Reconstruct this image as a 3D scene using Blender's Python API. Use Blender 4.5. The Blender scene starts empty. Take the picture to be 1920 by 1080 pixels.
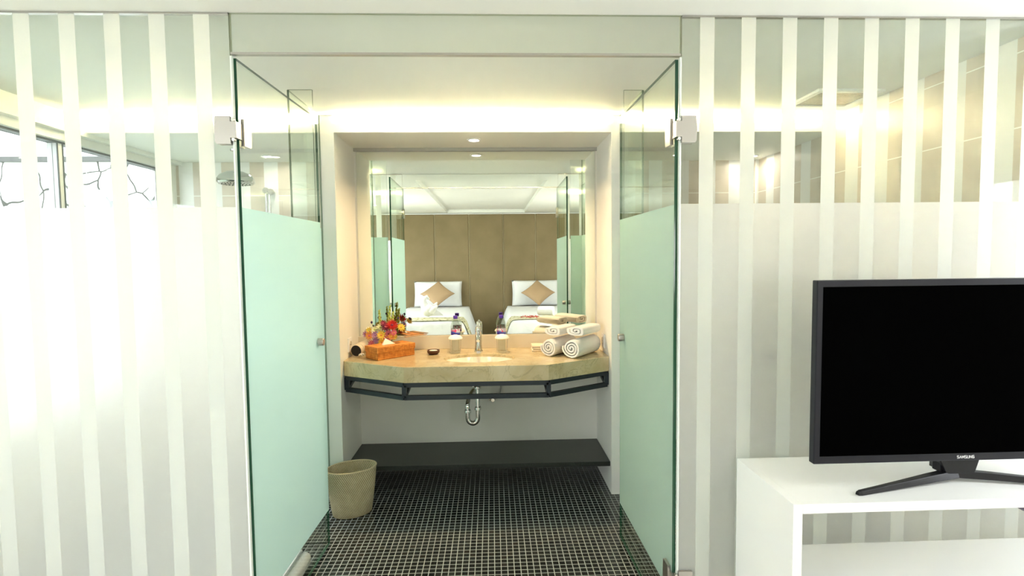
import bpy, bmesh, math, random
from mathutils import Vector, Matrix
R = math.radians
random.seed(7)
S = bpy.context.scene
C = S.collection

# ------------------------------------------------------------------ camera, world, daylight, exposure
def view_ray(px, py):
    yaw, pit, rol = .0371, -.0564, .0108
    c, s = math.cos(rol), math.sin(rol); a = c*px+s*py; u = -s*px+c*py
    c, s = math.cos(pit), math.sin(pit); b = c-s*u; z = s+c*u
    c, s = math.cos(yaw), math.sin(yaw)
    return Vector((c*a+s*b, -s*a+c*b, z))
fw = view_ray(0, 0); rt = view_ray(1, 0)-fw; up = view_ray(0, 1)-fw
cam = bpy.data.objects.new('camera', bpy.data.cameras.new('camera')); C.objects.link(cam)
cam.data.sensor_width = 36; cam.data.lens = 36*1000/1920; cam.data.clip_start = .02
cam.matrix_world = Matrix(((rt.x, up.x, -fw.x, 0), (rt.y, up.y, -fw.y, 0), (rt.z, up.z, -fw.z, 1.5), (0, 0, 0, 1)))
S.camera = cam

W = bpy.data.worlds.new('overcast_sky'); S.world = W; W.use_nodes = True
bgn = W.node_tree.nodes['Background']; bgn.inputs[0].default_value = (.90, .94, 1, 1); bgn.inputs[1].default_value = 2.1
S.view_settings.view_transform = 'Standard'; S.view_settings.look = 'None'
S.view_settings.exposure = 2.3; S.view_settings.gamma = 1; S.view_settings.use_curve_mapping = False
S.cycles.max_bounces = 14; S.cycles.diffuse_bounces = 6; S.cycles.glossy_bounces = 8
S.cycles.transmission_bounces = 10; S.cycles.transparent_max_bounces = 24
S.cycles.caustics_reflective = False; S.cycles.caustics_refractive = True
S.cycles.sample_clamp_indirect = 0

def area(name, loc, rot, sx, sy, power, col=(1, 1, 1), portal=False, spread=180):
    l = bpy.data.lights.new(name, 'AREA'); l.shape = 'RECTANGLE'; l.size = sx; l.size_y = sy
    l.energy = power; l.color = col; l.spread = R(spread); l.spread = R(spread)
    if portal: l.cycles.is_portal = True
    o = bpy.data.objects.new(name, l); o.location = loc; o.rotation_euler = rot; C.objects.link(o); return o
# daylight portals: the bathroom window and two unseen bedroom windows added for brightness
area('portal_added_bedroom_window', (-2.98, -.975, 1.3), (0, R(-90), 0), 1.6, 1.75, 10, portal=True)
area('daylight_bathroom_window', (-2.56, 3.1, 1.435), (0, R(-90), 0), 1.52, 2.12, 10, portal=True)

area('portal_added_side_window', (2.585, 1.45, 1.3), (0, R(90), 0), 1.2, .7, 10, portal=True)

# ------------------------------------------------------------------ materials
def mat(name, col=(.8, .8, .8), rough=.5, metal=0, emit=None, es=0, spec=.5, trans=0, ior=1.45, coat=0):
    m = bpy.data.materials.new(name); m.use_nodes = True; b = m.node_tree.nodes['Principled BSDF']
    b.inputs['Base Color'].default_value = (*col, 1); b.inputs['Roughness'].default_value = rough
    b.inputs['Metallic'].default_value = metal; b.inputs['Specular IOR Level'].default_value = spec
    b.inputs['Transmission Weight'].default_value = trans; b.inputs['IOR'].default_value = ior
    b.inputs['Coat Weight'].default_value = coat
    if emit: b.inputs['Emission Color'].default_value = (*emit, 1); b.inputs['Emission Strength'].default_value = es
    return m
class NT:
    def __init__(s, m): s.m = m; s.t = m.node_tree; s.n = s.t.nodes; s.l = s.t.links; s.b = s.n.get('Principled BSDF')
    def node(s, typ, **k):
        x = s.n.new(typ)
        for a, v in k.items(): setattr(x, a, v)
        return x
    def link(s, a, b): s.l.new(a, b)
    def val(s, sock, v):
        if isinstance(v, (int, float)): sock.default_value = v
        else: s.l.new(v, sock)
    def math(s, op, a, b=0, c=None):
        x = s.n.new('ShaderNodeMath'); x.operation = op; s.val(x.inputs[0], a); s.val(x.inputs[1], b)
        if c is not None: s.val(x.inputs[2], c)
        return x.outputs[0]
    def mixc(s, f, a, b):
        x = s.n.new('ShaderNodeMix'); x.data_type = 'RGBA'; s.val(x.inputs[0], f)
        for i, v in ((6, a), (7, b)):
            if isinstance(v, tuple): x.inputs[i].default_value = (*v, 1)
            else: s.l.new(v, x.inputs[i])
        return x.outputs[2]
    def coord(s, which='Object'):
        return s.node('ShaderNodeTexCoord').outputs[which]
    def wpos(s): return s.node('ShaderNodeNewGeometry').outputs['Position']
    def sep(s, v):
        x = s.n.new('ShaderNodeSeparateXYZ'); s.l.new(v, x.inputs[0]); return x.outputs
    def noise(s, v, sc, det=3, rough=.5, dist=0):
        x = s.n.new('ShaderNodeTexNoise'); s.l.new(v, x.inputs['Vector']); x.inputs['Scale'].default_value = sc
        x.inputs['Detail'].default_value = det; x.inputs['Roughness'].default_value = rough; x.inputs['Distortion'].default_value = dist
        return x.outputs
    def ramp(s, f, stops):
        x = s.n.new('ShaderNodeValToRGB'); s.l.new(f, x.inputs[0]); e = x.color_ramp.elements
        e[0].position, e[0].color = stops[0][0], (*stops[0][1], 1); e[1].position, e[1].color = stops[-1][0], (*stops[-1][1], 1)
        for p, c in stops[1:-1]: k = e.new(p); k.color = (*c, 1)
        return x.outputs[0]
    def bump(s, h, st, dist=.01):
        x = s.n.new('ShaderNodeBump'); s.l.new(h, x.inputs['Height']); x.inputs['Strength'].default_value = st
        x.inputs['Distance'].default_value = dist; s.l.new(x.outputs[0], s.b.inputs['Normal'])

M = {}
def wall_paint(name, col):
    m = mat(name, col, .6, spec=.25); t = NT(m); n = t.noise(t.wpos(), 60, 3)
    t.bump(n[0], .05, .002); return m
M['paint'] = wall_paint('cream_wall_paint', (.86, .86, .80))
M['ceil'] = wall_paint('ceiling_paint', (.85, .86, .80))
M['white'] = mat('white_lacquer', (.86, .87, .86), .35, spec=.4)
M['whiteframe'] = mat('white_window_frame', (.8, .8, .8), .4)
M['darkline'] = mat('dark_gasket', (.12, .13, .14), .5)
M['chrome'] = mat('chrome', (.66, .66, .64), .07, 1)
M['satin'] = mat('satin_chrome', (.50, .48, .45), .3, 1)
M['black'] = mat('black_plastic', (.010, .010, .012), .3, spec=.35)
M['bezel'] = mat('black_gloss_bezel', (.012, .012, .018), .3, spec=.35)
M['screen'] = mat('dark_screen', (.001, .001, .001), .5, spec=.0)
M['steel'] = mat('dark_painted_steel', (.018, .026, .034), .38, spec=.5)
M['logo'] = mat('silver_lettering', (.75, .75, .75), .4)
M['floorbed'] = mat('bedroom_floor_stone', (.74, .72, .68), .3)
M['shelf'] = mat('black_granite', (.022, .026, .022), .3)
t = NT(M['shelf']); n = t.noise(t.wpos(), 300, 2)
t.link(t.ramp(n[0], [(.45, (.018, .022, .018)), (.7, (.05, .055, .05))]), t.b.inputs['Base Color'])

# mosaic floor
m = mat('dark_glass_mosaic', rough=.25); M['mosaic'] = m; t = NT(m); x, y, z = t.sep(t.wpos()); P = .0316
def tile_axis(v, off): return t.math('DIVIDE', t.math('SUBTRACT', v, off), P)
gx, gy = tile_axis(x, -.037), tile_axis(y, 2.485)
def line(v):
    f = t.math('FRACT', v); d = t.math('MINIMUM', f, t.math('SUBTRACT', 1, f)); return t.math('LESS_THAN', d, .072)
g = t.math('MAXIMUM', line(gx), line(gy))
cv = t.node('ShaderNodeCombineXYZ'); t.link(t.math('FLOOR', gx), cv.inputs[0]); t.link(t.math('FLOOR', gy), cv.inputs[1])
wn = t.node('ShaderNodeTexWhiteNoise'); t.link(cv.outputs[0], wn.inputs['Vector'])
tc = t.ramp(wn.outputs['Value'], [(0, (.008, .010, .010)), (.5, (.016, .019, .018)), (.85, (.026, .03, .028)), (1, (.03, .024, .018))])
t.link(t.mixc(g, tc, (.33, .35, .335)), t.b.inputs['Base Color'])
t.link(t.math('MULTIPLY_ADD', g, .6, .2), t.b.inputs['Roughness'])
t.bump(t.math('SUBTRACT', 1, g), .4, .002)

# tiled bathroom walls: beige and off-white vertical bands, horizontal joints every 0.3 m
def band_tile(name, axis, start, per, wid):
    m = mat(name, rough=.3); t = NT(m); p = t.sep(t.wpos()); v = p[axis]
    f = t.math('FRACT', t.math('DIVIDE', t.math('SUBTRACT', v, start), per))
    tan = t.math('LESS_THAN', f, wid/per)
    fz = t.math('FRACT', t.math('DIVIDE', t.math('SUBTRACT', p[2], .2), .3))
    j = t.math('LESS_THAN', fz, .018)
    n = t.noise(t.wpos(), 8, 4)
    beige = t.ramp(n[0], [(.3, (.60, .53, .43)), (.7, (.68, .61, .50))])
    c = t.mixc(tan, (.84, .84, .80), beige)
    t.link(t.mixc(t.math('MULTIPLY', j, t.math('MULTIPLY_ADD', tan, .8, .2)), c, (.9, .9, .84)), t.b.inputs['Base Color'])
    return m
M['tile_right'] = band_tile('banded_tiles_side_wall', 1, 2.70-.232*8, .232, .12)
M['tile_back'] = band_tile('banded_tiles_end_wall', 0, -1.862-.215*6, .215, .108)

# marble
m = mat('cream_marble', rough=.12, coat=.4); M['marble'] = m; t = NT(m); w = t.wpos()
n1 = t.noise(w, 7, 5, .6, .6); n2 = t.noise(w, 4.5, 6, .62, 1.4)
base = t.ramp(n1[0], [(.3, (.52, .41, .22)), (.55, (.62, .52, .31)), (.75, (.70, .61, .42))])
vein = t.ramp(t.math('ABSOLUTE', t.math('SUBTRACT', n2[0], .5)), [(0, (1, 1, 1)), (.02, (0, 0, 0))])
t.link(t.mixc(t.math('MULTIPLY', vein, .6), base, (.36, .29, .17)), t.b.inputs['Base Color'])
M['porcelain'] = mat('cream_porcelain', (.86, .80, .70), .12, coat=.3)
M['upstand'] = mat('cream_stone_upstand', (.78, .72, .60), .25)

# clear and frosted glass. Panels are thin boxes: front face carries the film, edges are deep green.
def glass_mat(name, frost=None, stripes=None, tint=(.97, .982, .968), door=False):
    m = bpy.data.materials.new(name); m.use_nodes = True; t = NT(m); t.n.remove(t.b); out = t.n['Material Output']
    tr = t.node('ShaderNodeBsdfTransparent'); tr.inputs[0].default_value = (*tint, 1)
    gl = t.node('ShaderNodeBsdfGlossy'); gl.inputs['Roughness'].default_value = 0; gl.inputs[0].default_value = (.9, 1, .93, 1)
    geo = t.node('ShaderNodeNewGeometry'); dt = t.node('ShaderNodeVectorMath', operation='DOT_PRODUCT')
    t.link(geo.outputs['Normal'], dt.inputs[0]); t.link(geo.outputs['Incoming'], dt.inputs[1])
    graz = t.math('POWER', t.math('SUBTRACT', 1, t.math('ABSOLUTE', dt.outputs['Value'])), 5)
    def schlick(f0, top=1.0): return t.math('MULTIPLY_ADD', graz, (1-f0)*top, f0)
    clear = t.node('ShaderNodeMixShader'); t.link(schlick(.04), clear.inputs[0]); t.link(tr.outputs[0], clear.inputs[1]); t.link(gl.outputs[0], clear.inputs[2])
    if not frost: t.link(clear.outputs[0], out.inputs[0]); return m
    def film(col, wr, wt, rough):      # rough see-through + translucent + white diffuse
        rf = t.node('ShaderNodeBsdfRefraction'); rf.inputs['Color'].default_value = (*col, 1); rf.inputs['Roughness'].default_value = rough; t.link(t.math('SUBTRACT', 1.3, t.math('MULTIPLY', geo.outputs['Backfacing'], 1.3-1/1.3)), rf.inputs['IOR'])
        tl = t.node('ShaderNodeBsdfTranslucent'); tl.inputs[0].default_value = (*col, 1)
        df = t.node('ShaderNodeBsdfDiffuse'); df.inputs[0].default_value = (*col, 1)
        a = t.node('ShaderNodeMixShader'); a.inputs[0].default_value = wt; t.link(df.outputs[0], a.inputs[1]); t.link(tl.outputs[0], a.inputs[2])
        b = t.node('ShaderNodeMixShader'); b.inputs[0].default_value = wr; t.link(a.outputs[0], b.inputs[1]); t.link(rf.outputs[0], b.inputs[2])
        g2 = t.node('ShaderNodeBsdfGlossy'); g2.inputs['Roughness'].default_value = .3
        c = t.node('ShaderNodeMixShader'); t.link(schlick(.015, .12), c.inputs[0]); t.link(b.outputs[0], c.inputs[1]); t.link(g2.outputs[0], c.inputs[2])
        return c.outputs[0]
    x, y, z = t.sep(t.wpos())
    z0, z1 = frost
    inz = t.math('MULTIPLY', t.math('GREATER_THAN', z, z0), t.math('LESS_THAN', z, z1))
    if door: light = film((.58, .78, .70), .10, .55, .5)
    else: light = film((.98, .99, .965), .50, .36, .75)
    s1 = t.node('ShaderNodeMixShader'); t.link(inz, s1.inputs[0]); t.link(clear.outputs[0], s1.inputs[1]); t.link(light, s1.inputs[2])
    res = s1.outputs[0]
    if stripes:
        st, per, wd = stripes
        f = t.math('FRACT', t.math('DIVIDE', t.math('SUBTRACT', x, st), per))
        msk = t.math('LESS_THAN', f, wd/per)
        dense = film((.82, .85, .81), .05, .42, .6)
        s2 = t.node('ShaderNodeMixShader'); t.link(msk, s2.inputs[0]); t.link(res, s2.inputs[1]); t.link(dense, s2.inputs[2]); res = s2.outputs[0]
    t.link(res, out.inputs[0]); return m
M['clear'] = glass_mat('clear_glass')
M['window_pane'] = glass_mat('tinted_window_glass', tint=(.72, .73, .73))
M['frost_left'] = glass_mat('banded_frosted_glass', (.2, 1.69), (-1.627-.151*10, .151, .054))
M['frost_right'] = glass_mat('banded_frosted_glass_right', (.2, 1.69), (.757-.1515*3, .1515, .0525))
M['frost_door'] = glass_mat('frosted_door_glass', (.195, 1.69), door=True)
M['edge'] = mat('green_glass_edge', (.012, .075, .035), .15, spec=.6)
M['edge_pale'] = mat('pale_polished_glass_edge', (.42, .46, .33), .3)
M['edge_mid'] = mat('grey_green_glass_edge', (.13, .19, .12), .3)
M['seal'] = mat('clear_door_seal', (.80, .86, .82), .25, spec=.5)

def glow(name, col, st):
    m = bpy.data.materials.new(name); m.use_nodes = True; t = NT(m); t.n.remove(t.b)
    e = t.node('ShaderNodeEmission'); e.inputs[0].default_value = (*col, 1); e.inputs[1].default_value = st
    t.link(e.outputs[0], t.n['Material Output'].inputs[0]); return m
M['led'] = glow('warm_led_strip', (1, .83, .58), 50)
M['lamp'] = glow('downlight_lens', (1, .93, .8), 9)
m = bpy.data.materials.new('mirror_silver'); m.use_nodes = True; t = NT(m); t.b.inputs['Base Color'].default_value = (.90, .93, .85, 1)
t.b.inputs['Metallic'].default_value = 1; t.b.inputs['Roughness'].default_value = 0; M['mirror'] = m

m = mat('white_towel', (.86, .86, .87), .9, spec=.1); M['towel'] = m; t = NT(m); n = t.noise(t.wpos(), 420, 2); t.bump(n[0], .5, .003)
M['cloth'] = mat('beige_washcloth', (.84, .75, .6), .9)
m = mat('white_bed_linen', (.84, .86, .88), .8, spec=.15); M['linen'] = m; t = NT(m); n = t.noise(t.wpos(), 7, 3, .5, 1); t.bump(n[0], .35, .03)
M['taupe'] = mat('taupe_cushion_fabric', (.45, .31, .18), .8)
m = mat('taupe_headboard_fabric', (.33, .275, .155), .6, spec=.3); M['head'] = m; t = NT(m); n = t.noise(t.wpos(), 3, 4)
t.link(t.ramp(n[0], [(.3, (.225, .172, .088)), (.7, (.27, .207, .11))]), t.b.inputs['Base Color'])
m = mat('floral_bed_runner', rough=.8); M['runner'] = m; t = NT(m); w = t.wpos()
vo = t.node('ShaderNodeTexVoronoi'); t.link(w, vo.inputs['Vector']); vo.inputs['Scale'].default_value = 20
t.link(t.ramp(vo.outputs['Distance'], [(.14, (.07, .02, .02)), (.26, (.35, .32, .12)), (.5, (.62, .60, .42))]), t.b.inputs['Base Color'])
# woven textures
def weave(name, c1, c2, su, sv, diag=0, rnd=False, cx=0, cy=0):
    m = mat(name, rough=.6, spec=.3); t = NT(m)
    if rnd:
        x, y, z = t.sep(t.wpos()); a = t.math('ARCTAN2', t.math('SUBTRACT', y, cy), t.math('SUBTRACT', x, cx)); u = t.math('MULTIPLY', a, su); v = t.math('MULTIPLY', z, sv)
    else:
        x, y, z = t.sep(t.coord()); u = t.math('MULTIPLY', t.math('ADD', x, t.math('MULTIPLY', y, .9)), su); v = t.math('MULTIPLY', t.math('ADD', z, t.math('MULTIPLY', y, .4)), sv)
    a = t.math('SINE', t.math('ADD', u, t.math('MULTIPLY', t.math('FLOOR', v), 2.1 if diag else 3.14159)))
    b = t.math('SINE', t.math('MULTIPLY', t.math('FRACT', v), 3.14159))
    h = t.math('MULTIPLY', t.math('MULTIPLY_ADD', a, .5, .5), b)
    n = t.noise(t.wpos(), 25, 3)
    h2 = t.math('ADD', h, t.math('MULTIPLY_ADD', n[0], .5, -.25))
    t.link(t.ramp(h2, [(.05, c1), (.6, c2)]), t.b.inputs['Base Color']); t.bump(h, .9, .004); return m
M['basket'] = weave('woven_pale_rattan', (.40, .32, .17), (.92, .84, .60), 62, 150, 1, True, -.845, 3.12)
m = mat('woven_orange_pandan', rough=.5); M['tissue'] = m; t = NT(m); x, y, z = t.sep(t.coord())
u = t.math('ADD', t.math('MULTIPLY', x, .71), t.math('MULTIPLY', y, .71)); v2 = t.math('SUBTRACT', t.math('MULTIPLY', y, .71), t.math('MULTIPLY', x, .71))
uu = t.math('ADD', u, v2)
w1 = t.math('SINE', t.math('MULTIPLY', t.math('ADD', uu, z), 300)); w2 = t.math('SINE', t.math('MULTIPLY', t.math('SUBTRACT', uu, z), 300))
ch = t.math('MULTIPLY', w1, w2); n = t.noise(t.wpos(), 45, 3); h = t.math('ADD', t.math('MULTIPLY', ch, .45), n[0])
t.link(t.ramp(h, [(.1, (.30, .07, .006)), (.5, (.62, .20, .02)), (.9, (.82, .36, .07))]), t.b.inputs['Base Color']); t.bump(h, .5, .003)

# ------------------------------------------------------------------ mesh helpers
class MB:
    def __init__(s): s.b = bmesh.new()
    def _mi(s, fs, mi):
        for f in fs: f.material_index = mi
    def box(s, x0, x1, y0, y1, z0, z1, mi=0):
        v = [s.b.verts.new(p) for p in ((x0, y0, z0), (x1, y0, z0), (x1, y1, z0), (x0, y1, z0), (x0, y0, z1), (x1, y0, z1), (x1, y1, z1), (x0, y1, z1))]
        fs = [s.b.faces.new([v[i] for i in q]) for q in ((0, 3, 2, 1), (4, 5, 6, 7), (0, 1, 5, 4), (1, 2, 6, 5), (2, 3, 7, 6), (3, 0, 4, 7))]
        s._mi(fs, mi); return v, fs
    def obox(s, c, ax, hx, hy, z0, z1, mi=0):      # box turned by ax about z, centred at c
        v, f = s.box(-hx, hx, -hy, hy, z0, z1, mi); m = Matrix.Translation((c[0], c[1], 0)) @ Matrix.Rotation(ax, 4, 'Z')
        for q in v: q.co = m @ q.co
        return v
    def prism(s, poly, z0, z1, mi=0):
        a = [s.b.verts.new((x, y, z0)) for x, y in poly]; b = [s.b.verts.new((x, y, z1)) for x, y in poly]; n = len(poly)
        fs = [s.b.faces.new(a[::-1]), s.b.faces.new(b)] + [s.b.faces.new((a[i], a[(i+1) % n], b[(i+1) % n], b[i])) for i in range(n)]
        s._mi(fs, mi)
    def rings(s, rs, closed=True, cap0=True, cap1=True, mi=0):
        vs = [[s.b.verts.new(p) for p in r] for r in rs]; n = len(vs[0]); fs = []
        for a, b in zip(vs, vs[1:]):
            for i in range(n if closed else n-1): fs.append(s.b.faces.new((a[i], a[(i+1) % n], b[(i+1) % n], b[i])))
        if cap0 and closed: fs.append(s.b.faces.new(vs[0][::-1]))
        if cap1 and closed: fs.append(s.b.faces.new(vs[-1]))
        s._mi(fs, mi); return vs
    def tube(s, pts, r, seg=12, mi=0, cap=True):
        pts = [Vector(p) for p in pts]; rr = r if isinstance(r, (list, tuple)) else [r]*len(pts); rs = []; pu = None
        for i, p in enumerate(pts):
            d = (pts[min(i+1, len(pts)-1)]-pts[max(i-1, 0)]).normalized()
            if pu is None: pu = d.orthogonal().normalized()
            pu = (pu-d*pu.dot(d)).normalized(); w = d.cross(pu)
            rs.append([p+(pu*math.cos(2*math.pi*k/seg)+w*math.sin(2*math.pi*k/seg))*rr[i] for k in range(seg)])
        s.rings(rs, cap0=cap, cap1=cap, mi=mi)
    def bar(s, p0, p1, w, h=None, mi=0):            # square bar between two points
        p0, p1 = Vector(p0), Vector(p1); h = h or w; d = (p1-p0).normalized(); u = Vector((0, 0, 1))
        if abs(d.z) > .95: u = Vector((0, 1, 0))
        a = d.cross(u).normalized(); b = a.cross(d).normalized()
        q = [(-1, -1), (1, -1), (1, 1), (-1, 1)]
        s.rings([[p+a*w/2*i+b*h/2*j for i, j in q] for p in (p0, p1)], mi=mi)
    def lathe(s, c, prof, seg=32, mi=0, cap0=True, cap1=True, sx=1, sy=1, rot=0, axis='Z'):
        rs = []
        for r, z in prof:
            ring = []
            for k in range(seg):
                a = 2*math.pi*k/seg; x, y = r*sx*math.cos(a), r*sy*math.sin(a)
                x, y = x*math.cos(rot)-y*math.sin(rot), x*math.sin(rot)+y*math.cos(rot)
                if axis == 'Z': p = (c[0]+x, c[1]+y, c[2]+z)
                elif axis == 'Y': p = (c[0]+x, c[1]+z, c[2]+y)
                else: p = (c[0]+z, c[1]+x, c[2]+y)
                ring.append(p)
            rs.append(ring)
        return s.rings(rs, cap0=cap0, cap1=cap1, mi=mi)
    def ball(s, c, rx, ry=None, rz=None, seg=10, mi=0):
        ry = ry or rx; rz = rz or rx
        o = bmesh.ops.create_icosphere(s.b, subdivisions=2 if seg > 8 else 1, radius=1)['verts']
        for v in o: v.co = Vector((c[0]+v.co.x*rx, c[1]+v.co.y*ry, c[2]+v.co.z*rz))
        for f in {f for v in o for f in v.link_faces}: f.material_index = mi
    def build(s, name, mats, parent=None, smooth=False, bevel=0, seg=2, angle=35, sub=0, flip=False):
        bmesh.ops.recalc_face_normals(s.b, faces=s.b.faces)
        me = bpy.data.meshes.new(name); s.b.to_mesh(me); s.b.free()
        if not isinstance(mats, (list, tuple)): mats = [mats]
        for m in mats: me.materials.append(M[m] if isinstance(m, str) else m)
        o = bpy.data.objects.new(name, me); C.objects.link(o)
        if parent:
            r = parent; off = Vector((0, 0, 0))
            while r: off += r.location; r = r.parent
            o.parent = parent
        else:
            xs = [v.co for v in me.vertices]
            off = Vector(((min(p.x for p in xs)+max(p.x for p in xs))/2, (min(p.y for p in xs)+max(p.y for p in xs))/2, min(p.z for p in xs)))
            o.location = off
        for v in me.vertices: v.co -= off
        if smooth:
            for p in me.polygons: p.use_smooth = True
            if angle < 180:
                e = o.modifiers.new('split', 'EDGE_SPLIT'); e.split_angle = R(angle)
        if bevel:
            b = o.modifiers.new('bevel', 'BEVEL'); b.width = bevel; b.segments = seg; b.limit_method = 'ANGLE'; b.angle_limit = R(40); b.harden_normals = False
        if sub:
            q = o.modifiers.new('sub', 'SUBSURF'); q.levels = sub; q.render_levels = sub
        return o
def tag(o, label=None, cat=None, group=None, kind=None):
    if label: o['label'] = label
    if cat: o['category'] = cat
    if group: o['group'] = group
    if kind: o['kind'] = kind
    return o
def thing(name, loc, label, cat, group=None, kind=None):
    o = bpy.data.objects.new(name, None); o.empty_display_size = .05; o.location = loc; C.objects.link(o)
    return tag(o, label, cat, group, kind)
def copy_tree(o, parent=None):
    c = o.copy(); C.objects.link(c)
    if parent: c.parent = parent
    for ch in list(o.children): copy_tree(ch, c)
    return c
def st(o, label, cat): return tag(o, label, cat, kind='structure')

# ------------------------------------------------------------------ key dimensions (metres)
YF = 1.941                      # glass front of the bathroom
XJL, XJR = -.900, .688          # edges of the doorway in it
ZD, ZC, ZS = 2.217, 2.36, 2.259 # door head, ceiling, soffit over the niche
NL, NR, NF, NB = -.935, .7376, 3.27, 3.736
XL, XR, YB = -2.42, 2.13, 4.24

# ------------------------------------------------------------------ room shell
b = MB(); b.box(XL-.15, XR+.1, YF-.03, YB+.1, -.12, 0)
st(b.build('floor', 'mosaic'), 'dark mosaic tile floor of the bathroom with pale grout lines', 'floor')
b = MB(); b.box(-3.1, 2.7, -2.95, YF-.03, -.12, 0)
st(b.build('floor_bedroom', 'floorbed'), 'pale stone floor of the bedroom in front of the glass', 'floor')
b = MB(); b.box(XL-.15, XR+.1, YF-.0061, YB+.1, ZC, ZC+.1)
st(b.build('ceiling', 'ceil'), 'pale ceiling of the bathroom behind the glass front', 'ceiling')
b = MB(); rx0, rx1, ry0, ry1 = -.83, .63, -2.72, 1.5
b.box(-3.1, rx0, -2.95, YF-.0061, ZC, ZC+.1); b.box(rx1, 2.7, -2.95, YF-.0061, ZC, ZC+.1)
b.box(rx0, rx1, -2.95, ry0, ZC, ZC+.1); b.box(rx0, rx1, ry1, YF-.0061, ZC, ZC+.1); b.box(rx0, rx1, ry0, ry1, ZC+.06, ZC+.2)
st(b.build('ceiling_bedroom', 'ceil'), 'white bedroom ceiling with a shallow rectangular recess', 'ceiling')
# bedroom walls
b = MB(); b.box(-3.1, 2.7, -2.95, -2.85, 0, ZC)
st(b.build('wall_bedroom_back', 'paint'), 'cream bedroom wall behind the upholstered headboard', 'wall')
b = MB(); b.box(2.6, 2.7, -2.85, 1.1, 0, ZC); b.box(2.6, 2.7, 1.8, YF, 0, ZC); b.box(2.6, 2.7, 1.1, 1.8, 0, .7); b.box(2.6, 2.7, 1.1, 1.8, 1.9, ZC)
st(b.build('wall_bedroom_right', 'paint'), 'cream side wall of the bedroom on the television side', 'wall')
b = MB()  # unseen window, added to brighten the television side of the bedroom
for y in (1.1, 1.76): b.box(2.62, 2.66, y, y+.04, .74, 1.86)
b.box(2.62, 2.66, 1.1, 1.8, .7, .74); b.box(2.62, 2.66, 1.1, 1.8, 1.86, 1.9)
st(b.build('window_4_added', 'whiteframe'), 'white frame of an unseen added bedroom window beside the television', 'window')
b = MB(); b.box(-3.1, -3.0, -2.85, -1.85, 0, ZC); b.box(-3.1, -3.0, -.1, YF+.1, 0, ZC); b.box(-3.1, -3.0, -1.85, -.1, 0, .5); b.box(-3.1, -3.0, -1.85, -.1, 2.1, ZC)
b.box(-3.0, XL-.15, YF, YF+.1, 0, ZC)
st(b.build('wall_bedroom_left', 'paint'), 'cream bedroom wall with the added window opening', 'wall')
b = MB()  # wide window out of view, added and sized for the bedroom's brightness
for y in (-1.83, -.975, -.12): b.box(-3.08, -3.03, y-.02, y+.02, .5, 2.1)
b.box(-3.08, -3.03, -1.85, -.1, .5, .54); b.box(-3.08, -3.03, -1.85, -.1, 2.06, 2.1)
st(b.build('window_3_added', 'whiteframe'), 'white frame of a wide unseen bedroom window added for brightness', 'window')
# bathroom side and end walls
b = MB(); b.box(XR, XR+.1, YF-.02, YB+.1, 0, ZC)
st(b.build('wall_right', 'tile_right'), 'side wall of beige and white vertical tile bands', 'wall')
b = MB(); b.box(XL, XR, YB, YB+.1, 0, ZC)
st(b.build('wall_back', 'tile_back'), 'end wall of beige and white tile bands behind shower', 'wall')
WY0, WY1, WZ0, WZ1 = 2.05, 4.16, .68, 2.19
b = MB(); b.box(XL-.12, XL, YF-.0, WY0, 0, ZC); b.box(XL-.12, XL, WY1, YB+.1, 0, ZC); b.box(XL-.12, XL, WY0, WY1, 0, WZ0); b.box(XL-.12, XL, WY0, WY1, WZ1, ZC)
st(b.build('wall_left', 'paint'), 'bathroom window wall above and below the wide window', 'wall')
b = MB(); b.box(XL, XL+.05, YF+.02, YB, 2.235, 2.275)
st(b.build('trim_1', 'ceil'), 'narrow pelmet running above the bathroom window', 'trim')
wn_ = thing('window_1', (XL-.06, 3.1, WZ0), 'wide bathroom window with slim frame looking onto stone wall', 'window', kind='structure')
b = MB()
x0, x1 = XL-.09, XL-.03
b.box(x0, x1, WY0, WY1, WZ1-.012, WZ1); b.box(x0, x1, WY0, WY1, WZ0, WZ0+.03); b.box(x0, x1, WY0, WY0+.03, WZ0, WZ1); b.box(x0, x1, WY1-.03, WY1, WZ0, WZ1)
b.build('window_frame', 'darkline', wn_)
b = MB(); b.box(x0, x1, 3.155, 3.185, WZ0+.03, WZ1-.012); b.build('mullion', 'whiteframe', wn_)
b = MB(); b.box(x1-.001, x1+.004, 3.147, 3.155, WZ0+.03, WZ1-.012); b.box(x1-.001, x1+.004, 3.185, 3.193, WZ0+.03, WZ1-.012); b.build('gasket', 'darkline', wn_)
for y0, y1 in ((WY0+.03, 3.155), (3.185, WY1-.03)):
    b = MB(); b.box(XL-.062, XL-.058, y0, y1, WZ0+.03, WZ1-.012); b.build('pane', 'window_pane', wn_)
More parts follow.
